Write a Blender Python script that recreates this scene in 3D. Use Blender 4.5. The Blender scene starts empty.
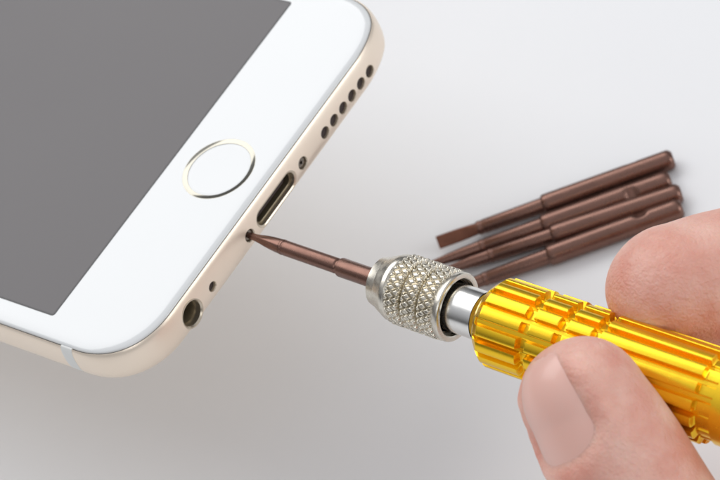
import bpy, bmesh, math, random, bisect
from mathutils import Vector, Matrix, noise
random.seed(4)
PI = math.pi
S = 0.1            # the builders think in millimetres, one Blender unit is a centimetre
H = 45.0           # the phone's glass is held this many mm above the table top
sc = bpy.context.scene
col = sc.collection

# ------------------------------------------------------------------ camera numbers
RW = Matrix(((0.5225804, -0.7858727, -0.3306266),
             (-0.7424330, -0.2287973, -0.6296388),
             (0.4191694, 0.5745049, -0.7030228)))       # world -> camera (x right, y down, z forward)
CAM = Vector((-139.2154, -203.4275, 225.7204))
F = 2471.0

def at(px, py, depth):
    """a point (mm, phone frame) seen at photo pixel px, py at a camera depth"""
    q = Vector(((px - 360) / F * depth, (py - 240) / F * depth, depth))
    return CAM + RW.transposed() @ q

# ------------------------------------------------------------------ helpers
def W(p):
    return Vector((p[0] * S, p[1] * S, (p[2] + H) * S))

def link(name, me, mat=None, parent=None, smooth=True):
    o = bpy.data.objects.new(name, me)
    col.objects.link(o)
    if mat:
        me.materials.append(mat)
    if smooth:
        me.polygons.foreach_set('use_smooth', [True] * len(me.polygons))
    if parent is not None:
        o.parent = parent
    me.update()
    return o

def mesh(name, vs, fs, mat=None, parent=None, smooth=True, scale=S, weld=False, angle=None):
    me = bpy.data.meshes.new(name)
    me.from_pydata([tuple(Vector(v) * scale) for v in vs], [], fs)
    bm = bmesh.new(); bm.from_mesh(me)
    if weld:
        bmesh.ops.remove_doubles(bm, verts=bm.verts, dist=1e-5)
    bmesh.ops.recalc_face_normals(bm, faces=bm.faces)
    bm.to_mesh(me); bm.free()
    o = link(name, me, mat, parent, smooth)
    if angle is not None:
        me.set_sharp_from_angle(angle=math.radians(angle))
    return o

def tag(o, label=None, cat=None, group=None, kind=None):
    for k, v in (('label', label), ('category', cat), ('group', group), ('kind', kind)):
        if v:
            o[k] = v
    return o

def empty(name, loc=(0, 0, 0)):
    o = bpy.data.objects.new(name, None)
    o.empty_display_size = 0.5
    col.objects.link(o)
    o.location = loc
    return o

def loft(rings, cap0=True, cap1=True):
    n = len(rings[0]); vs = [p for r in rings for p in r]; fs = []
    for i in range(len(rings) - 1):
        for j in range(n):
            k = (j + 1) % n
            fs.append((i * n + j, i * n + k, (i + 1) * n + k, (i + 1) * n + j))
    if cap0: fs.append(tuple(range(n))[::-1])
    if cap1: fs.append(tuple((len(rings) - 1) * n + j for j in range(n)))
    return vs, fs

# ------------------------------------------------------------------ materials
def new_mat(name):
    m = bpy.data.materials.new(name); m.use_nodes = True
    nt = m.node_tree
    return m, nt, nt.nodes['Principled BSDF']

def pbr(name, color, rough=0.4, metal=0.0, coat=0.0, spec=0.5, var=0.0, vscale=3.0, bump=0.0, bscale=60.0,
        rvar=0.0, sss=0.0, aniso=0.0):
    m, nt, b = new_mat(name)
    b.inputs['Base Color'].default_value = (*color, 1)
    b.inputs['Roughness'].default_value = rough
    b.inputs['Metallic'].default_value = metal
    b.inputs['Coat Weight'].default_value = coat
    b.inputs['Coat Roughness'].default_value = 0.04
    b.inputs['Specular IOR Level'].default_value = spec
    b.inputs['Anisotropic'].default_value = aniso
    tc = nt.nodes.new('ShaderNodeTexCoord')
    if var or rvar:
        n = nt.nodes.new('ShaderNodeTexNoise'); n.inputs['Scale'].default_value = vscale
        n.inputs['Detail'].default_value = 6
        nt.links.new(tc.outputs['Object'], n.inputs['Vector'])
        if var:
            mx = nt.nodes.new('ShaderNodeMix'); mx.data_type = 'RGBA'
            mx.inputs[6].default_value = (*[c * (1 - var) for c in color], 1)
            mx.inputs[7].default_value = (*[min(1, c * (1 + var)) for c in color], 1)
            nt.links.new(n.outputs['Fac'], mx.inputs[0])
            nt.links.new(mx.outputs[2], b.inputs['Base Color'])
        if rvar:
            mr = nt.nodes.new('ShaderNodeMapRange')
            mr.inputs['From Min'].default_value = 0.3; mr.inputs['From Max'].default_value = 0.7
            mr.inputs['To Min'].default_value = max(0.02, rough - rvar); mr.inputs['To Max'].default_value = rough + rvar
            nt.links.new(n.outputs['Fac'], mr.inputs['Value'])
            nt.links.new(mr.outputs['Result'], b.inputs['Roughness'])
    if bump:
        n2 = nt.nodes.new('ShaderNodeTexNoise'); n2.inputs['Scale'].default_value = bscale
        n2.inputs['Detail'].default_value = 4
        nt.links.new(tc.outputs['Object'], n2.inputs['Vector'])
        bp = nt.nodes.new('ShaderNodeBump'); bp.inputs['Strength'].default_value = bump
        bp.inputs['Distance'].default_value = 0.01
        nt.links.new(n2.outputs['Fac'], bp.inputs['Height'])
        nt.links.new(bp.outputs['Normal'], b.inputs['Normal'])
    return m

M = {}
M['table'] = pbr('table_laminate', (0.845, 0.846, 0.85), rough=0.5, var=0.012, vscale=0.35, bump=0.06, bscale=55, spec=0.3)
M['glass'] = pbr('white_glass', (0.75, 0.757, 0.75), rough=0.16, coat=0.6, spec=0.5, var=0.004, vscale=1.5)
M['display'] = pbr('unlit_display', (0.052, 0.042, 0.045), rough=0.16, coat=0.0, spec=0.5, var=0.06, vscale=0.2, rvar=0.03)
M['mask'] = pbr('display_border', (0.012, 0.011, 0.012), rough=0.3)
M['gasket'] = pbr('black_gasket', (0.02, 0.017, 0.013), rough=0.6)
M['gold_alu'] = pbr('gold_anodised_aluminium', (0.93, 0.80, 0.66), rough=0.34, metal=0.55, var=0.02, vscale=2.5, bump=0.12, bscale=170, rvar=0.05)
M['gold_rim'] = pbr('bright_chamfer', (0.62, 0.54, 0.43), rough=0.28, metal=0.85)
M['band'] = pbr('antenna_plastic', (0.80, 0.80, 0.77), rough=0.4)
M['ring'] = pbr('polished_button_ring', (0.33, 0.315, 0.27), rough=0.1, metal=1.0)
M['dark'] = pbr('dark_recess', (0.018, 0.012, 0.011), rough=0.6)
M['mesh_dark'] = pbr('speaker_mesh', (0.035, 0.022, 0.02), rough=0.5, bump=0.6, bscale=90)
M['jack'] = pbr('jack_barrel', (0.20, 0.16, 0.10), rough=0.35, metal=0.6, var=0.3, vscale=9)
M['screw'] = pbr('screw_steel', (0.22, 0.19, 0.16), rough=0.25, metal=0.9)
M['contact'] = pbr('connector_tongue', (0.05, 0.032, 0.03), rough=0.4)
M['nickel'] = pbr('nickel_plating', (0.69, 0.64, 0.54), rough=0.24, metal=1.0, var=0.06, vscale=6, rvar=0.06)
M['nickel_fine'] = pbr('turned_nickel', (0.68, 0.64, 0.56), rough=0.27, metal=1.0, rvar=0.08, vscale=12)
M['chrome'] = pbr('ground_steel', (0.80, 0.79, 0.76), rough=0.2, metal=1.0, rvar=0.05, vscale=8)
M['bore_dark'] = pbr('dark_bore', (0.045, 0.035, 0.028), rough=0.4, metal=0.6)  # bore surface, much darker than the plating around it
M['bronze'] = pbr('bronze_bit_steel', (0.20, 0.108, 0.083), rough=0.27, metal=0.85, var=0.18, vscale=5, bump=0.15, bscale=120, rvar=0.1)
M['bronze_tip'] = pbr('worn_blade_steel', (0.20, 0.085, 0.055), rough=0.42, metal=0.8, var=0.3, vscale=9, bump=0.3, bscale=90)
M['gold'] = pbr('yellow_gold_anodising', (1.0, 0.63, 0.03), rough=0.25, metal=0.93, rvar=0.025, vscale=9, bump=0.02, bscale=140)

# ------------------------------------------------------------------ setting
def table():
    vs = []; fs = []
    n = 40; L = 2600.0
    me_v = [(-L, -L, -H), (L, -L, -H), (L, L, -H), (-L, L, -H), (-L, -L, -H - 30), (L, -L, -H - 30), (L, L, -H - 30), (-L, L, -H - 30)]
    fs = [(0, 1, 2, 3), (7, 6, 5, 4), (0, 4, 5, 1), (1, 5, 6, 2), (2, 6, 7, 3), (3, 7, 4, 0)]
    vs = [(x, y, z + H) for x, y, z in me_v]
    o = mesh('table_top', vs, fs, M['table'], smooth=False)
    tag(o, 'plain white matte work surface under everything', None, None, 'structure')
    return o
table()

# ------------------------------------------------------------------ phone
HW, LEN, RC = 33.5, 138.1, 10.5
def outline(d, nc=40):
    """rounded rectangle, inset d, corner with eased curvature; returns list of (x, y)"""
    pts = []
    r = RC - d * 0.92
    ex = 2.25
    cx, y0, y1 = HW - d - r, d + r, LEN - d - r
    def corner(ox, oy, a0):
        for i in range(nc + 1):
            a = a0 + PI / 2 * i / nc
            c, s = math.cos(a), math.sin(a)
            pts.append((ox + r * math.copysign(abs(c) ** (2 / ex), c), oy + r * math.copysign(abs(s) ** (2 / ex), s)))
    def seg(a, b, n):
        for i in range(1, n):
            t = i / n
            pts.append((a[0] + (b[0] - a[0]) * t, a[1] + (b[1] - a[1]) * t))
    corner(cx, y1, 0);        seg((cx, LEN - d), (-cx, LEN - d), 30)
    corner(-cx, y1, PI / 2);  seg((-HW + d, y1), (-HW + d, y0), 50)
    corner(-cx, y0, PI);      seg((-cx, d), (cx, d), 60)
    corner(cx, y0, 1.5 * PI); seg((HW - d, y0), (HW - d, y1), 50)
    return pts

GIN = 0.58                       # where the glass meets the metal
ZC, HH = -3.55, 3.35
def side_inset(z, e=2.25):
    u = min(1, abs(z - ZC) / HH)
    if z > ZC:
        return 1.12 * (1 - (1 - u ** 2.6) ** (1 / 2.6))
    return 3.3 * (1 - (1 - u ** e) ** (1 / e))

phone = empty('smartphone', W((0, 69, 0)))
tag(phone, 'white fronted smartphone with pale gold rim, round home button and grey unlit screen', 'smartphone')
PO = Vector((0, 69, 0))
def P(vs):                       # phone frame -> phone local
    out = []
    for v in vs:
        v = Vector(v)
        t = max(0, min(1, (v.x - 25.2) / 4.0)); v.x += 1.1 * t
        out.append(v - PO)
    return out

def ring3(d, z): return [(x, y, z) for x, y in outline(d)]
# body
prof = []
for i in range(23):
    a = math.radians(64 - i * (64 + 90) / 22)
    z = ZC + HH * math.sin(a)
    prof.append((side_inset(z), z))
d0, z0 = prof[0]
prof = [(GIN + 0.25, -1.2), (GIN + 0.0, -1.15), (GIN + 0.0, z0 + 0.04), (GIN - 0.05, z0 + 0.07)] + prof
prof = [p for p in prof]
rings = [ring3(d, z) for d, z in prof]
vs, fs = loft(rings)
body = mesh('housing', P(vs), fs, M['gold_alu'], phone)

# cutters along y for the openings in the bottom edge
def stadium(w, h, n=16):
    pts = []
    r = h / 2
    for i in range(n + 1):
        a = -PI / 2 + PI * i / n
        pts.append((w / 2 - r + r * math.cos(a), r * math.sin(a)))
    for i in range(n + 1):
        a = PI / 2 + PI * i / n
        pts.append((-w / 2 + r + r * math.cos(a), r * math.sin(a)))
    return pts
def circ(r, n=36): return [(r * math.cos(2 * PI * i / n), r * math.sin(2 * PI * i / n)) for i in range(n)]
ZH = -3.5
def prism(shape, x, y0, y1, z=ZH):
    return loft([[(x + a, y0, z + b) for a, b in shape], [(x + a, y1, z + b) for a, b in shape]])
def tube(so, si, x, y0, y1, z=ZH, ch=0.0):
    """open ring: outer wall, chamfered lip, inner wall"""
    n = len(so)
    r = [[(x + a, y1, z + b) for a, b in so], [(x + a, y0, z + b) for a, b in so],
         [(x + a, y0, z + b) for a, b in [(p[0] * .5 + q[0] * .5, p[1] * .5 + q[1] * .5) for p, q in zip(so, si)]],
         [(x + a, y0 + ch, z + b) for a, b in si], [(x + a, y1, z + b) for a, b in si]]
    vs, fs = loft(r, False, False)
    for j in range(n):
        k = (j + 1) % n
        fs.append((4 * n + j, 4 * n + k, k, j))
    return vs, fs

SX = 6.72
SPK = [12.5 + 2.37 * i for i in range(6)]
holes = [('port', stadium(9.7, 3.1), 0, 7.0), ('jack', circ(2.1), -20.7, 12.0), ('mic', circ(0.78), -15.9, 1.6),
         ('screw', circ(1.0), -SX, 1.6), ('screw', circ(1.0), SX, 1.6)] + [('spk', circ(0.93), x, 1.6) for x in SPK]
cv, cf = [], []
for _, sh, x, dep in holes:
    a, b = prism(sh, x, -1.5, dep)
    n = len(cv); cv += a; cf += [tuple(i + n for i in f) for f in b]
cut = mesh('cutter', P(cv), cf, None, phone, smooth=False)
bpy.context.view_layer.update()
md = body.modifiers.new('openings', 'BOOLEAN'); md.operation = 'DIFFERENCE'; md.object = cut; md.solver = 'EXACT'
dg = bpy.context.evaluated_depsgraph_get()
me2 = bpy.data.meshes.new_from_object(body.evaluated_get(dg))
body.modifiers.clear()
body.data = me2
me2.polygons.foreach_set('use_smooth', [True] * len(me2.polygons))
me2.set_sharp_from_angle(angle=math.radians(38))
bpy.data.objects.remove(cut)

def part(name, vsfs, mat, parent=None, angle=35, label=None):
    o = mesh(name, P(vsfs[0]), vsfs[1], mat, parent or phone, angle=angle)
    if label: o['label'] = label
    return o
def slab(pts, z0, z1): return loft([[(x, y, z0) for x, y in pts], [(x, y, z1) for x, y in pts]])
# charging port: bright lip, dark shell, tongue
port = part('charging_port', tube(stadium(9.72, 3.12), stadium(9.0, 2.45), 0, 0.05, 6.5, ch=0.12), M['gold_rim'])
part('port_lining', tube(stadium(9.02, 2.47), stadium(8.3, 1.95), 0, 0.75, 6.4, ch=0.1), M['jack'], port)
part('contact_tongue', prism(stadium(6.9, 1.0), 0, 1.3, 6.3), M['contact'], port)
cvx, cfx = [], []
for i in range(8):
    a, b = slab([(-2.9 + 0.76 * i, 1.6), (-2.5 + 0.76 * i, 1.6), (-2.5 + 0.76 * i, 4.5), (-2.9 + 0.76 * i, 4.5)], ZH + 0.45, ZH + 0.54)
    n = len(cvx); cvx += a; cfx += [tuple(j + n for j in f) for f in b]
part('contact_pads', (cvx, cfx), M['gold_rim'], port, angle=30)
part('port_back', prism(stadium(9.8, 3.2), 0, 6.3, 7.4), M['dark'], port)
jack = part('headphone_jack', tube(circ(2.12), circ(1.78), -20.7, 0.03, 11.5, ch=0.2), M['gold_rim'])
part('jack_barrel', tube(circ(1.80), circ(1.35), -20.7, 1.2, 11.4, ch=0.5), M['jack'], jack)
part('jack_end', prism(circ(2.2), -20.7, 5.2, 12.4), M['dark'], jack)
mic = part('microphone_hole', tube(circ(0.80), circ(0.66), -15.9, 0.04, 1.5, ch=0.1), M['gold_rim'])
part('hole_mesh', prism(circ(0.8), -15.9, 0.5, 1.9), M['mesh_dark'], mic)
for x in SPK:
    s = part('speaker_hole', tube(circ(0.95), circ(0.84), x, 0.03, 1.5, ch=0.1), M['gold_rim'])
    part('hole_mesh', prism(circ(0.97), x, 0.45, 1.9), M['mesh_dark'], s)
for x in (-SX, SX):
    s = part('screw_recess', tube(circ(1.03), circ(0.88), x, 0.04, 1.5, ch=0.08), M['gold_rim'])
    # dished five lobe screw head
    n = 60
    rr = []
    for (r, y) in ((0.87, 1.9), (0.87, 0.50), (0.72, 0.36), (0.42, 0.34)):
        rr.append([(x + r * math.cos(2 * PI * i / n), y, ZH + r * math.sin(2 * PI * i / n)) for i in range(n)])
    lobe = lambda i: 0.27 + 0.09 * math.cos(5 * 2 * PI * i / n)
    rr.append([(x + lobe(i) * math.cos(2 * PI * i / n), 0.35, ZH + lobe(i) * math.sin(2 * PI * i / n)) for i in range(n)])
    rr.append([(x + lobe(i) * math.cos(2 * PI * i / n), 0.8, ZH + lobe(i) * math.sin(2 * PI * i / n)) for i in range(n)])
    part('screw_head', loft(rr), M['screw'], s)

# gasket line and glass
gk = [(GIN + 0.30, -1.1), (GIN - 0.02, -1.1), (GIN - 0.02, -0.56), (GIN + 0.30, -0.54)]
part('gasket', loft([ring3(d, z) for d, z in gk]), M['gasket'])
# glass: steep lip at the outside easing to flat
gp = [(GIN + 0.6, -1.1), (GIN + 0.15, -1.08), (GIN + 0.13, -0.50)]
for i in range(1, 12):
    t = i / 11
    gp.append((GIN + 0.13 + 1.9 * t ** 1.6, -0.50 * (1 - t) ** 2.2))
glass = part('front_glass', loft([ring3(d, z) for d, z in gp]), M['glass'])
def rrect(x0, x1, y0, y1, r, n=8):
    pts = []
    for ox, oy, a0 in ((x1 - r, y1 - r, 0), (x0 + r, y1 - r, PI / 2), (x0 + r, y0 + r, PI), (x1 - r, y0 + r, 1.5 * PI)):
        for i in range(n + 1):
            a = a0 + PI / 2 * i / n
            pts.append((ox + r * math.cos(a), oy + r * math.sin(a)))
    return pts
part('screen_border', slab(rrect(-29.45, 29.45, 16.8, 121.3, 0.5), -0.05, 0.012), M['mask'], glass)
disp = part('screen', slab(rrect(-29.22, 29.22, 17.03, 121.07, 0.3), -0.05, 0.022), M['display'])

# home button
HY, HR = 8.75, 5.25
n = 96
def rev_z(cx, cy, prof, cap=True):
    rr = [[(cx + r * math.cos(2 * PI * i / n), cy + r * math.sin(2 * PI * i / n), z) for i in range(n)] for r, z in prof]
    return loft(rr, cap, cap)
hc = mesh('cutter', P(rev_z(0, HY, [(5.3, -0.8), (5.3, 0.5)])[0]), rev_z(0, HY, [(5.3, -0.8), (5.3, 0.5)])[1], None, phone, smooth=False)
bpy.context.view_layer.update()
md = glass.modifiers.new('well', 'BOOLEAN'); md.operation = 'DIFFERENCE'; md.object = hc; md.solver = 'EXACT'
gm = bpy.data.meshes.new_from_object(glass.evaluated_get(bpy.context.evaluated_depsgraph_get()))
glass.modifiers.clear(); glass.data = gm
gm.polygons.foreach_set('use_smooth', [True] * len(gm.polygons)); gm.set_sharp_from_angle(angle=math.radians(35))
bpy.data.objects.remove(hc)
btn = part('home_button', rev_z(0, HY, [(4.70, -0.75), (4.70, -0.16), (4.58, -0.12), (4.2, -0.125), (2.5, -0.165), (0.5, -0.18)]), M['glass'])
part('button_ring', rev_z(0, HY, [(5.42, -0.75), (5.42, 0.015), (5.38, 0.025), (5.34, 0.01), (4.70, -0.10), (4.66, -0.2), (4.72, -0.75)], False), M['ring'], btn, angle=50)
# antenna bands round both long sides
def band(sx, y0, w):
    rr = []
    for d, z in [(GIN - 0.02, -0.45)] + [(side_inset(ZC + HH * math.sin(math.radians(64 - i * 154 / 22))), ZC + HH * math.sin(math.radians(64 - i * 154 / 22))) for i in range(23)]:
        o = 0.025
        dy = 0.0
        xo, xi = sx * (HW - d + o), sx * (HW - d - 0.5)
        rr.append([(xo, y0 + dy, z), (xo, y0 + w + dy, z), (xi, y0 + w + dy, z), (xi, y0 + dy, z)])
    return loft(rr)
for sx in (-1, 1):
    for y in (10.9, 124.5):
        part('antenna_band', band(sx, y, 2.0), M['band'], angle=50)
part('earpiece', slab([(x, y + 129.6) for x, y in stadium(10.5, 1.3)], -0.05, 0.02), M['mesh_dark'])

# ------------------------------------------------------------------ precision screwdriver (local: tip at origin, body runs along -Y)
drv = empty('precision_screwdriver')
tag(drv, 'precision screwdriver with ribbed yellow gold handle and knurled silver chuck, bit in the phone', 'screwdriver')
TIP = Vector((-SX, 0.3, ZH))
drv.location = W(TIP)
axis = Vector((-0.022, -1.0, -0.030)).normalized()
xq = axis.cross(Vector((0, 0, 1))).normalized()       # local X
zq = xq.cross(-axis) * 1.0
Rm = Matrix((xq, -axis, xq.cross(-axis))).transposed()
if Rm.determinant() < 0: raise RuntimeError('mirrored')
drv.rotation_euler = Rm.to_euler()

def revolve_y(prof, n=64, rf=None, cap0=True, cap1=True):
    """prof: (dist along -Y, radius); rf(theta, s, r) may modulate"""
    rr = []
    for s, r in prof:
        ring = []
        for i in range(n):
            t = 2 * PI * i / n
            q = rf(t, s, r) if rf else r
            ring.append((q * math.cos(t), -s, q * math.sin(t)))
        rr.append(ring)
    return loft(rr, cap0, cap1)
def dpart(name, vsfs, mat, parent=None, angle=32, label=None):
    o = mesh(name, vsfs[0], vsfs[1], mat, parent or drv, angle=angle)
    if label: o['label'] = label
    return o
OFF = 0.3
# five lobed tip blending into a round shank
def tipmod(t, s, r):
    k = max(0.0, 1 - max(0, s - 2.2) / 3.2)
    return r * (1 - 0.20 * k * (0.5 - 0.5 * math.cos(5 * t)))
prof = [(0.0, 0.02), (0.0, 0.40), (0.3, 0.46), (1.0, 0.50), (1.6, 0.54), (2.4, 0.66), (3.2, 0.80), (4.2, 0.93), (5.2, 1.0), (5.9, 1.03)]
bit = dpart('bit', revolve_y([(5.9, 0.3), (5.9, 1.0), (6.0, 1.07), (6.25, 1.07), (6.35, 0.98), (6.5, 0.98), (6.6, 1.05), (15.3, 1.07), (15.45, 1.05), (15.6, 0.93), (15.85, 0.93), (16.0, 1.26), (16.15, 1.31), (24, 1.31), (24.0, 0.3)]), M['bronze'])
dpart('bit_tip', revolve_y(prof, 80, tipmod), M['bronze'], bit)

# chuck: cone nose, three knurled bands, plain rear lip with a dark bore
C0 = 22.5
dpart('chuck_nose', revolve_y([(C0 + 0.9, 1.33), (C0 + 0.25, 1.45), (C0, 2.1), (C0, 2.95), (C0 + 0.25, 3.3), (C0 + 1.5, 3.62), (C0 + 1.6, 3.66), (C0 + 1.66, 3.8), (C0 + 3.1, 4.42), (C0 + 3.3, 4.5), (C0 + 3.75, 4.5), (C0 + 4.0, 4.25), (C0 + 4.4, 4.0)], 96, None, False, True), M['nickel_fine'])
K0 = C0 + 4.05
bands = [(K0, K0 + 2.3), (K0 + 2.62, K0 + 4.92), (K0 + 5.24, K0 + 7.55)]
KN = 28
def knurl(t, s, r):
    b = None
    for a0, a1 in bands:
        if a0 <= s <= a1: b = (a0, a1)
    if b is None: return r
    e = min(s - b[0], b[1] - s)
    edge = min(1.0, e / 0.2)
    pitch = 1.72
    u = (KN * t / (2 * PI) + s / pitch) % 1.0
    v = (KN * t / (2 * PI) - s / pitch) % 1.0
    f = lambda q: 1 - abs(2 * q - 1)
    g = min(f(u), f(v)) * 2.0            # 0 on a groove
    g = min(1.0, g / 0.95)
    g = g ** 0.8
    return r - 0.48 * (1 - edge) ** 1.2 - 0.46 * (1 - g) * edge
rows = []
s = K0 - 0.15
end = bands[-1][1] + 0.1
while s < end:
    rows.append((s, 4.74 if any(a <= s <= b for a, b in bands) else 3.95)); s += 0.085
chuck = dpart('chuck', revolve_y([(K0 - 0.15, 3.4)] + rows + [(end, 3.6)], KN * 16, knurl, False, False), M['nickel'], angle=60)
R0 = bands[-1][1] + 0.05
dpart('chuck_lip', revolve_y([(R0 - 0.2, 3.5), (R0 - 0.2, 4.35), (R0 + 0.1, 4.55), (R0 + 0.75, 4.62), (R0 + 0.95, 4.52), (R0 + 1.02, 4.35), (R0 + 1.02, 3.95), (R0 + 0.9, 3.82), (R0 - 0.5, 3.74), (R0 - 4, 3.7)], 96, None, False, False), M['nickel_fine'], chuck)
dpart('chuck_bore', revolve_y([(R0 + 0.4, 3.78), (R0 - 1.0, 3.70), (R0 - 3.0, 3.6), (R0 - 3.0, 0.5)], 64, None, False, False), M['bore_dark'], chuck)
dpart('shaft', revolve_y([(R0 - 3.2, 3.0), (R0 + 4.9, 3.0)], 72), M['chrome'])
dpart('shaft_collar', revolve_y([(R0 + 0.2, 3.0), (R0 + 0.3, 3.2), (R0 + 4.95, 3.22)], 72, None, False, False), M['chrome'])

# ribbed handle
Hs = 40.4
NR = 16
cuts = [(48.6, 0.66, 0.97), (53.3, 0.6, 0.95), (58.0, 0.66, 0.97), (74.2, 1.2, 0.8)]
R_H = 5.92
def sm(x): x = max(0, min(1, x)); return x * x * (3 - 2 * x)
def flute(t, s, r):
    if s < Hs + 0.55 or r < 4.9: return r
    if s > 75.2: return R_H - 0.55 - (0.35 if abs(s - 84) < 0.7 or abs(s - 88) < 0.7 else 0)
    q = (NR * t / (2 * PI) + 0.37) % 1.0
    idx = int(NR * t / (2 * PI) + 0.37) % NR
    w = 0.32 if idx % 3 else 0.355
    d = abs(q - 0.5)
    rib = 1 - sm((d - w + 0.035) / 0.06)
    # flatten the rib crown so each rib reads as a flat bar
    crown = 0.10 * (d / w) ** 2 if d < w else 0
    floor_r = R_H - 1.1
    end = min(1, (s - Hs - 0.55) / 0.3)
    ribr = R_H - crown
    for c, hw, dep in cuts:
        e = abs(s - c)
        if e < hw + 0.05:
            kk = 1 - sm((e - hw + 0.2) / 0.22)
            ribr = min(ribr, R_H - dep * kk)
    hgt = ribr * rib + floor_r * (1 - rib)
    return r * (1 - end) + hgt * end if s < Hs + 0.9 else hgt
rows = [(Hs, 3.2), (Hs, 4.35), (Hs + 0.12, 4.55), (Hs + 0.6, 5.05)]
s = Hs + 0.75
while s < 106:
    rows.append((s, min(R_H, 5.15 + (s - Hs - 0.6) * 0.9)))
    near = any(abs(s - c[0]) < c[1] + 0.7 for c in cuts) or s < Hs + 2.2
    s += 0.09 if near else 0.55
def hmod(t, s, r):
    v = flute(t, s, r)
    lim = 5.0 + max(0, s - Hs - 0.55) * 0.85
    return min(v, lim) if s > Hs + 0.55 else r
handle = dpart('handle', revolve_y(rows + [(106.3, 5.2), (106.3, 0.5)], NR * 26, hmod), M['gold'], angle=42)
dpart('end_cap', revolve_y([(106.2, 3.0), (107.2, 3.0), (107.2, 5.0), (107.6, 5.6), (112, 5.6), (112.6, 5.0), (112.8, 0.4)], 72), M['nickel_fine'])

# ------------------------------------------------------------------ four loose bits on the table
BITS = [((24.8, 3.8), (28.8, -1.4), (36.3, -9.0), (50.3, -24.2), 'blade', 0.3,
         'bronze bit with flat rust coloured blade tip, outermost of the four on the table'),
        ((18.6, 2.6), (25.4, -4.1), (32.8, -11.0), (46.4, -25.9), 'point', 2.3,
         'second loose bronze bit from the back, beside the flat bladed one'),
        ((17.9, 0.0), (23.8, -6.8), (31.5, -13.5), (44.6, -28.7), 'cross', 4.4,
         'third loose bronze bit, between the pointed one and the one nearest the finger'),
        ((17.2, -3.7), (20.6, -7.4), (27.8, -15.0), (42.1, -30.2), 'cross', 1.15,
         'loose bronze bit nearest the gold handle, rear end by the fingertip')]
for tip, m1, m2, rear, kind, roll, lab in BITS:
    tip, m1, m2, rear = [Vector((*v, 0)) for v in (tip, m1, m2, rear)]
    dr = (rear - m2).normalized()
    RB = 1.6
    L = (rear - tip).dot(dr); a1 = (m1 - tip).dot(dr); a2 = (m2 - tip).dot(dr)
    b = empty('screwdriver_bit')
    tag(b, lab, 'screwdriver bit', 'loose screwdriver bits lying side by side')
    p0 = rear - dr * L
    b.location = (p0.x * S, p0.y * S, RB * S)
    b.rotation_euler = (0, 0, math.atan2(-dr.y, -dr.x) - PI / 2)      # local -Y points to the rear
    nx0 = L - 6.2
    def notch(t, s, r, roll=roll, nx0=nx0):
        if abs(s - nx0) < 1.3:
            d = math.atan2(math.sin(t - roll), math.cos(t - roll))
            dep = 0.42 * sm((1.3 - abs(s - nx0)) / 0.9)
            lim = (RB - dep) / max(0.25, math.cos(d)) if math.cos(d) > 0.25 else 99
            return min(r, lim)
        return r
    pr = [(a1 - 0.1, 0.3), (a1 - 0.1, 1.0), (a1 + 0.1, 1.09), (a1 + 0.5, 1.1), (a1 + 0.6, 1.05), (a1 + 0.8, 1.05), (a1 + 0.9, 1.12),
          (a2 - 0.9, 1.2), (a2 - 0.25, 1.22), (a2 - 0.1, 1.47), (a2 + 0.15, RB)]
    s = a2 + 1
    while s < L - 1.0: pr.append((s, RB)); s += 0.35
    pr += [(L - 0.75, RB), (L - 0.45, RB - 0.10), (L - 0.12, RB - 0.38), (L, RB - 0.60), (L, 0.2)]
    sh = mesh('shank', *revolve_y(pr, 48, notch), M['bronze'], b, angle=40)
    if kind == 'blade':
        rr = []
        for s, hw, ht in ((a1, 0.88, 0.88), (a1 - 0.6, 0.9, 0.8), (a1 - 1.6, 0.95, 0.5), (a1 - 3.0, 1.0, 0.40), (a1 - 5.5, 1.02, 0.30), (0.0, 1.02, 0.22)):
            ring = []
            for i in range(32):
                t = 2 * PI * i / 32
                e = 2 / (2 + 5 * min(1, (a1 - s) / 1.6))
                x = hw * math.copysign(abs(math.cos(t)) ** e, math.cos(t)); z = ht * math.copysign(abs(math.sin(t)) ** e, math.sin(t))
                c, q = math.cos(0.9), math.sin(0.9)
                ring.append((x * c - z * q, -s, x * q + z * c))
            rr.append(ring)
        mesh('flat_blade', *loft(rr), M['bronze_tip'], b, angle=40)['label'] = 'rust coloured flat blade'
    else:
        k = 0.35 if kind == 'cross' else 0.1
        f = lambda t, s, r, k=k, a1=a1: r * (1 - k * max(0, 1 - s / (a1 * 0.6)) * (0.5 - 0.5 * math.cos(4 * t)))
        mesh('bit_tip', *revolve_y([(0.0, 0.03), (0.05, 0.42), (a1 * 0.3, 0.66), (a1 * 0.7, 0.92), (a1, 1.0)], 48, f), M['bronze'], b, angle=50)

# ------------------------------------------------------------------ the hand
cam_r = RW.transposed() @ Vector((1, 0, 0))
cam_d = RW.transposed() @ Vector((0, 1, 0))
cam_f = RW.transposed() @ Vector((0, 0, 1))
def camvec(x, y, z): return (cam_r * x + cam_d * y + cam_f * z)

def spline(pts, t):
    n = len(pts) - 1
    u = min(max(t, 0), 0.99999) * n; i = int(u); f = u - i
    g = lambda k: pts[max(0, min(n, k))]
    p0, p1, p2, p3 = g(i - 1), g(i), g(i + 1), g(i + 2)
    return 0.5 * ((2 * p1) + (p2 - p0) * f + (2 * p0 - 5 * p1 + 4 * p2 - p3) * f * f + (3 * p1 - p0 - 3 * p2 + p3) * f ** 3)

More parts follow.
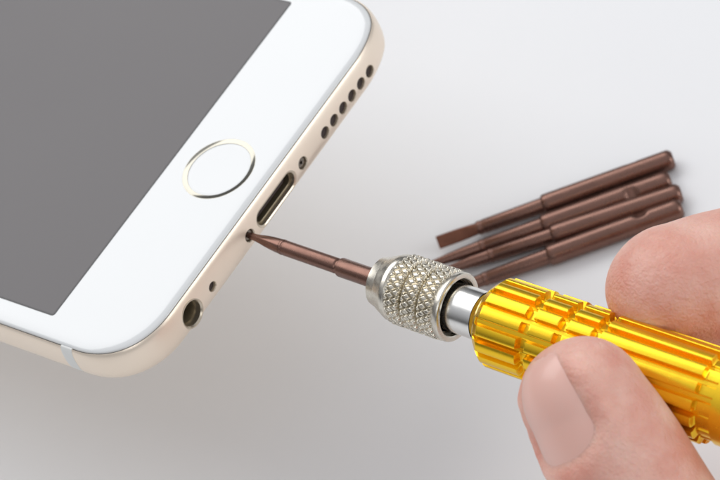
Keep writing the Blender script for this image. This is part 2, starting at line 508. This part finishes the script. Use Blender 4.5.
def digit(joints, radii, dorsal, flat=0.9, tipr=1.0, N=72, M_=110, mod=None, nail=None, tip_pow=2.2):
    """lofted finger; joints from tip centre to root, radii (mm) at joints; returns verts, faces"""
    pts = [Vector(j) for j in joints]
    frames = []
    rings = []
    arc = [0.0]
    for k in range(1, 401):
        arc.append(arc[-1] + (spline(pts, k / 400) - spline(pts, (k - 1) / 400)).length)
    L = arc[-1]
    def inv(u):
        k = min(max(bisect.bisect_left(arc, u * L), 1), 400)
        return (k - 1 + (u * L - arc[k - 1]) / max(1e-9, arc[k] - arc[k - 1])) / 400
    prev = None
    T0 = (spline(pts, 0.02) - spline(pts, 0)).normalized()
    R0_ = radii[0]
    for k in range(M_ + 1):
        if k < 26:                       # rounded tip cap before the first joint
            a = PI / 2 * (1 - k / 26)
            c = pts[0] - T0 * (math.sin(a) * R0_ * tipr)
            rad = R0_ * max(0.015, (1 - abs(math.sin(a)) ** tip_pow) ** (1 / tip_pow))
            T = T0; s = -math.sin(a) * R0_ * tipr
        else:
            u = (k - 26) / (M_ - 26); t = inv(u)
            c = spline(pts, t); T = (spline(pts, min(1, t + 0.01)) - spline(pts, max(0, t - 0.01))).normalized()
            rv = [Vector((r, 0, 0)) for r in radii]
            rad = spline(rv, t).x; s = u * L
        D = dorsal - T * dorsal.dot(T)
        D.normalize()
        B = T.cross(D)
        frames.append((c, T, D, B, rad, s))
        ring = []
        for i in range(N):
            a = 2 * PI * i / N
            rx, ry = rad, rad * flat
            e = Vector((rx * math.cos(a), ry * math.sin(a), 0))
            f = mod(a, s, rad) if mod else 1.0
            ring.append(c + (B * e.x + D * e.y) * f)
        rings.append(ring)
    return loft(rings), frames

# thumb: tip left of the frame's lower middle, nail turned to the left and the lens
th_d = camvec(-0.80, 0.12, -0.58).normalized()
NAIL_S0, NAIL_S1, NAIL_A = -7.7, 5.2, math.radians(53)
TR = 7.9
def thumb_mod(a, s, rad):
    d = a - PI / 2
    d = math.atan2(math.sin(d), math.cos(d))         # 0 on the back of the thumb
    f = 1.0
    # nail bed flattened, with raised folds at both sides and behind
    inside = sm((NAIL_A - abs(d)) / 0.16) * sm((s - NAIL_S0) / 0.6) * sm((NAIL_S1 - 3.0 * (abs(d) / NAIL_A) ** 3 - s) / 1.2)
    f -= 0.085 * inside
    fold = math.exp(-((abs(d) - NAIL_A - 0.14) / 0.16) ** 2) * sm((s - NAIL_S0 - 1.0) / 3.0) * (1 + 0.30 * math.sin(1.1 * s + 0.5) + 0.15 * math.sin(2.9 * s)) * sm((NAIL_S1 + 1.5 - s) / 2.5)
    back = math.exp(-((s + 3.0 * (abs(d) / NAIL_A) ** 3 - NAIL_S1 - 1.0) / 1.0) ** 2) * sm((NAIL_A + 0.25 - abs(d)) / 0.3)
    f += 0.06 * fold + 0.04 * back
    # pad bulges a little, joint creases on the back
    f += 0.05 * math.exp(-((abs(d) - PI) / 0.9) ** 2) * math.exp(-((s - 3) / 7.0) ** 2)
    for cs in (19.5, 21.6, 24.0):
        f -= 0.012 * math.exp(-((s - cs) / 0.35) ** 2) * max(0, math.cos(d))
    return f
thumb_j = [at(585, 404, 290), at(618, 462, 290), at(668, 548, 291), at(760, 680, 294), at(880, 800, 299), at(1010, 860, 304)]
thumb_r = [TR, 8.9, 9.6, 9.4, 11.5, 14.0]
(tv, tf), tfr = digit(thumb_j, thumb_r, th_d, flat=0.90, tipr=1.0, mod=thumb_mod, M_=170)

# index finger: pad presses the far upper side of the handle
ix_d = camvec(0.25, -0.80, 0.45).normalized()
def index_mod(a, s, rad):
    d = math.atan2(math.sin(a - PI / 2), math.cos(a - PI / 2))
    f = 1.0 + 0.05 * math.exp(-((abs(d) - PI) / 0.9) ** 2) * math.exp(-((s - 4) / 6.0) ** 2)
    for cs in (24.0, 25.6):
        f -= 0.02 * math.exp(-((s - cs) / 0.5) ** 2)
    return f
index_j = [at(672, 287, 303), at(722, 280, 304.5), at(800, 272, 305), at(930, 300, 303), at(1090, 400, 304), at(1200, 520, 306)]
index_r = [8.3, 9.25, 9.4, 8.8, 9.0, 10.0]
(iv, if_), ifr = digit(index_j, index_r, ix_d, flat=0.93, tipr=1.0, mod=index_mod, M_=140, tip_pow=1.9)
# remaining fingers curl below the handle, off to the right of the picture
def plain(j, r, dvec): return digit(j, r, dvec, flat=0.95, M_=90, N=48)[0]
mid = plain([at(830, 452, 312), at(900, 440, 318), at(1010, 440, 322), at(1130, 500, 318), at(1230, 600, 312)], [6.8, 7.6, 8.0, 8.8, 10], camvec(0.2, -0.2, 0.9))
rng = plain([at(870, 560, 318), at(950, 540, 324), at(1060, 550, 326), at(1160, 610, 322), at(1250, 690, 314)], [6.4, 7.2, 7.6, 8.4, 10], camvec(0.2, -0.2, 0.9))
lit = plain([at(930, 670, 322), at(1000, 650, 328), at(1090, 660, 328), at(1180, 710, 322), at(1260, 780, 316)], [5.6, 6.2, 6.6, 7.6, 9], camvec(0.2, -0.2, 0.9))
palm = digit([at(1190, 590, 308), at(1220, 690, 310), at(1240, 800, 312), at(1300, 950, 314), at(1500, 1250, 318)], [17, 24, 25, 21, 22], cam_f, flat=0.62, M_=80, N=64)[0]
heel = plain([at(1000, 860, 304), at(1080, 850, 306), at(1180, 820, 309)], [13, 15, 16], cam_f)
allv, allf = [], []
for v_, f_ in ((tv, tf), (iv, if_), mid, rng, lit, palm, heel):
    n0 = len(allv); allv += list(v_); allf += [tuple(i + n0 for i in f) for f in f_]
hand_o = at(1100, 700, 306)
skin, nt, bs = new_mat('skin')
tc = nt.nodes.new('ShaderNodeTexCoord')
n1 = nt.nodes.new('ShaderNodeTexNoise'); n1.inputs['Scale'].default_value = 1.9; n1.inputs['Detail'].default_value = 5
nt.links.new(tc.outputs['Object'], n1.inputs['Vector'])
cr = nt.nodes.new('ShaderNodeValToRGB')
cr.color_ramp.elements[0].position = 0.3; cr.color_ramp.elements[0].color = (0.74, 0.33, 0.25, 1)
cr.color_ramp.elements[1].position = 0.72; cr.color_ramp.elements[1].color = (0.88, 0.56, 0.46, 1)
nt.links.new(n1.outputs['Fac'], cr.inputs['Fac'])
nt.links.new(cr.outputs['Color'], bs.inputs['Base Color'])
bs.inputs['Roughness'].default_value = 0.48
bs.inputs['Subsurface Weight'].default_value = 0.5
bs.inputs['Subsurface Radius'].default_value = (0.25, 0.09, 0.05)
bs.inputs['Subsurface Scale'].default_value = 0.8
v1 = nt.nodes.new('ShaderNodeTexVoronoi'); v1.inputs['Scale'].default_value = 17
v1.feature = 'DISTANCE_TO_EDGE'
nt.links.new(tc.outputs['Object'], v1.inputs['Vector'])
n2 = nt.nodes.new('ShaderNodeTexNoise'); n2.inputs['Scale'].default_value = 14; n2.inputs['Detail'].default_value = 6
nt.links.new(tc.outputs['Object'], n2.inputs['Vector'])
ad = nt.nodes.new('ShaderNodeMath'); ad.operation = 'ADD'
ml = nt.nodes.new('ShaderNodeMath'); ml.operation = 'MULTIPLY'; ml.inputs[1].default_value = 0.5
nt.links.new(v1.outputs['Distance'], ml.inputs[0])
nt.links.new(ml.outputs[0], ad.inputs[0]); nt.links.new(n2.outputs['Fac'], ad.inputs[1])
bp = nt.nodes.new('ShaderNodeBump'); bp.inputs['Strength'].default_value = 0.85; bp.inputs['Distance'].default_value = 0.026
nt.links.new(ad.outputs[0], bp.inputs['Height']); nt.links.new(bp.outputs['Normal'], bs.inputs['Normal'])

hand_raw = mesh('hand_raw', [Vector(v) - hand_o for v in allv], allf, skin)
bpy.context.view_layer.update()
rm = hand_raw.modifiers.new('r', 'REMESH'); rm.mode = 'VOXEL'; rm.voxel_size = 0.045; rm.use_smooth_shade = True
smd = hand_raw.modifiers.new('s', 'SMOOTH'); smd.factor = 0.5; smd.iterations = 3
dg = bpy.context.evaluated_depsgraph_get()
hm = bpy.data.meshes.new_from_object(hand_raw.evaluated_get(dg))
bpy.data.objects.remove(hand_raw)
hm.polygons.foreach_set('use_smooth', [True] * len(hm.polygons))
hand = bpy.data.objects.new('person', hm)
col.objects.link(hand)
if not hm.materials: hm.materials.append(skin)
hand.location = W(hand_o)
tag(hand, 'bare hand holding the gold handle between thumb and index finger', 'person')

# thumbnail plate, lying in its bed
nailm, nt, bs = new_mat('thumbnail')
bs.inputs['Base Color'].default_value = (0.83, 0.50, 0.42, 1)
bs.inputs['Roughness'].default_value = 0.36
bs.inputs['Subsurface Weight'].default_value = 0.3
bs.inputs['Subsurface Radius'].default_value = (0.12, 0.05, 0.04)
bs.inputs['Coat Weight'].default_value = 0.15
nv, nf = [], []
NA, NS = 30, 30
def frame_at(s):
    fr = tfr
    for i in range(len(fr) - 1):
        if fr[i][5] <= s <= fr[i + 1][5]:
            u = (s - fr[i][5]) / max(1e-6, fr[i + 1][5] - fr[i][5])
            a, b = fr[i], fr[i + 1]
            return [a[j].lerp(b[j], u) for j in range(4)] + [a[4] * (1 - u) + b[4] * u]
    return list(fr[0][:5])
def nail_pt(ia, js, off):
    s = NAIL_S0 + 0.2 + (NAIL_S1 + 0.2 - NAIL_S0) * js / NS
    am = NAIL_A + 0.02
    a = (ia / NA * 2 - 1) * am
    # rounded free edge and cuticle
    w = abs(ia / NA * 2 - 1)
    s += 0.5 * w ** 3 * (1 - js / NS) ** 2 - 3.4 * w ** 3 * (js / NS) ** 2
    c, T, D, B, rad = frame_at(s)
    ang = PI / 2 + a
    return c + (B * rad * math.cos(ang) + D * rad * 0.90 * math.sin(ang)) * (0.942 - 0.03 * w ** 5 + off)
for off in (0.0, -0.07):
    for j in range(NS + 1):
        for i in range(NA + 1):
            nv.append(nail_pt(i, j, off) - hand_o)
q = (NS + 1) * (NA + 1)
for j in range(NS):
    for i in range(NA):
        a = j * (NA + 1) + i
        nf.append((a, a + 1, a + NA + 2, a + NA + 1)); nf.append((q + a, q + a + NA + 1, q + a + NA + 2, q + a + 1))
for j in range(NS):
    for i in (0, NA):
        a = j * (NA + 1) + i; nf.append((a, a + NA + 1, q + a + NA + 1, q + a))
for i in range(NA):
    for j in (0, NS):
        a = j * (NA + 1) + i; nf.append((a, a + 1, q + a + 1, q + a))
mesh('thumbnail', nv, nf, nailm, hand, angle=60)

# ------------------------------------------------------------------ light
w = bpy.data.worlds.new('World'); sc.world = w; w.use_nodes = True
nt = w.node_tree; bg = nt.nodes['Background']
tc = nt.nodes.new('ShaderNodeTexCoord'); sx = nt.nodes.new('ShaderNodeSeparateXYZ')
nt.links.new(tc.outputs['Generated'], sx.inputs[0])
rp = nt.nodes.new('ShaderNodeValToRGB')
rp.color_ramp.elements[0].position = 0.0; rp.color_ramp.elements[0].color = (0.10, 0.10, 0.105, 1)
rp.color_ramp.elements[1].position = 1.0; rp.color_ramp.elements[1].color = (0.85, 0.87, 0.92, 1)
e = rp.color_ramp.elements.new(0.55); e.color = (0.10, 0.10, 0.104, 1)
mr = nt.nodes.new('ShaderNodeMapRange'); mr.inputs['From Min'].default_value = -1; mr.inputs['From Max'].default_value = 1
nt.links.new(sx.outputs['Z'], mr.inputs['Value']); nt.links.new(mr.outputs['Result'], rp.inputs['Fac'])
nt.links.new(rp.outputs['Color'], bg.inputs['Color'])
bg.inputs['Strength'].default_value = 0.9

def area(name, loc, target, size, power, color=(1, 1, 1), sy=None):
    l = bpy.data.lights.new(name, 'AREA'); l.energy = power; l.color = color
    l.shape = 'RECTANGLE' if sy else 'SQUARE'; l.size = size
    if sy: l.size_y = sy
    o = bpy.data.objects.new(name, l); col.objects.link(o)
    o.location = loc
    d = Vector(target) - Vector(loc)
    o.rotation_euler = d.to_track_quat('-Z', 'Y').to_euler()
    return o
area('softbox_overhead', (14, 42, 52), (1, 0, 3), 76, 25500, (1, 1, 1), sy=40)
area('softbox_front', (-38, -34, 34), (0, -2, 3), 24, 3300, (0.95, 0.98, 1))
area('fill_side', (26, -52, 20), (0, -1, 4), 28, 9500, (0.95, 0.98, 1))  # added fill lamp, brightens the phone's bottom rim and the lower right table

# ------------------------------------------------------------------ camera
cd = bpy.data.cameras.new('camera'); cam = bpy.data.objects.new('camera', cd); col.objects.link(cam)
Rb = RW.transposed() @ Matrix(((1, 0, 0), (0, -1, 0), (0, 0, -1)))
cam.matrix_world = Matrix.Translation(W(CAM)) @ Rb.to_4x4()
cd.sensor_width = 36; cd.lens = F / 720 * 36
cd.clip_start = 1; cd.clip_end = 2000
cd.dof.use_dof = True; cd.dof.focus_distance = 31.4; cd.dof.aperture_fstop = 0.5
sc.camera = cam
sc.render.resolution_x = 1024; sc.render.resolution_y = 683
sc.view_settings.view_transform = 'Standard'; sc.view_settings.look = 'None'
sc.view_settings.exposure = 0.0; sc.view_settings.gamma = 1
sc.cycles.use_denoising = True
sc.cycles.max_bounces = 8
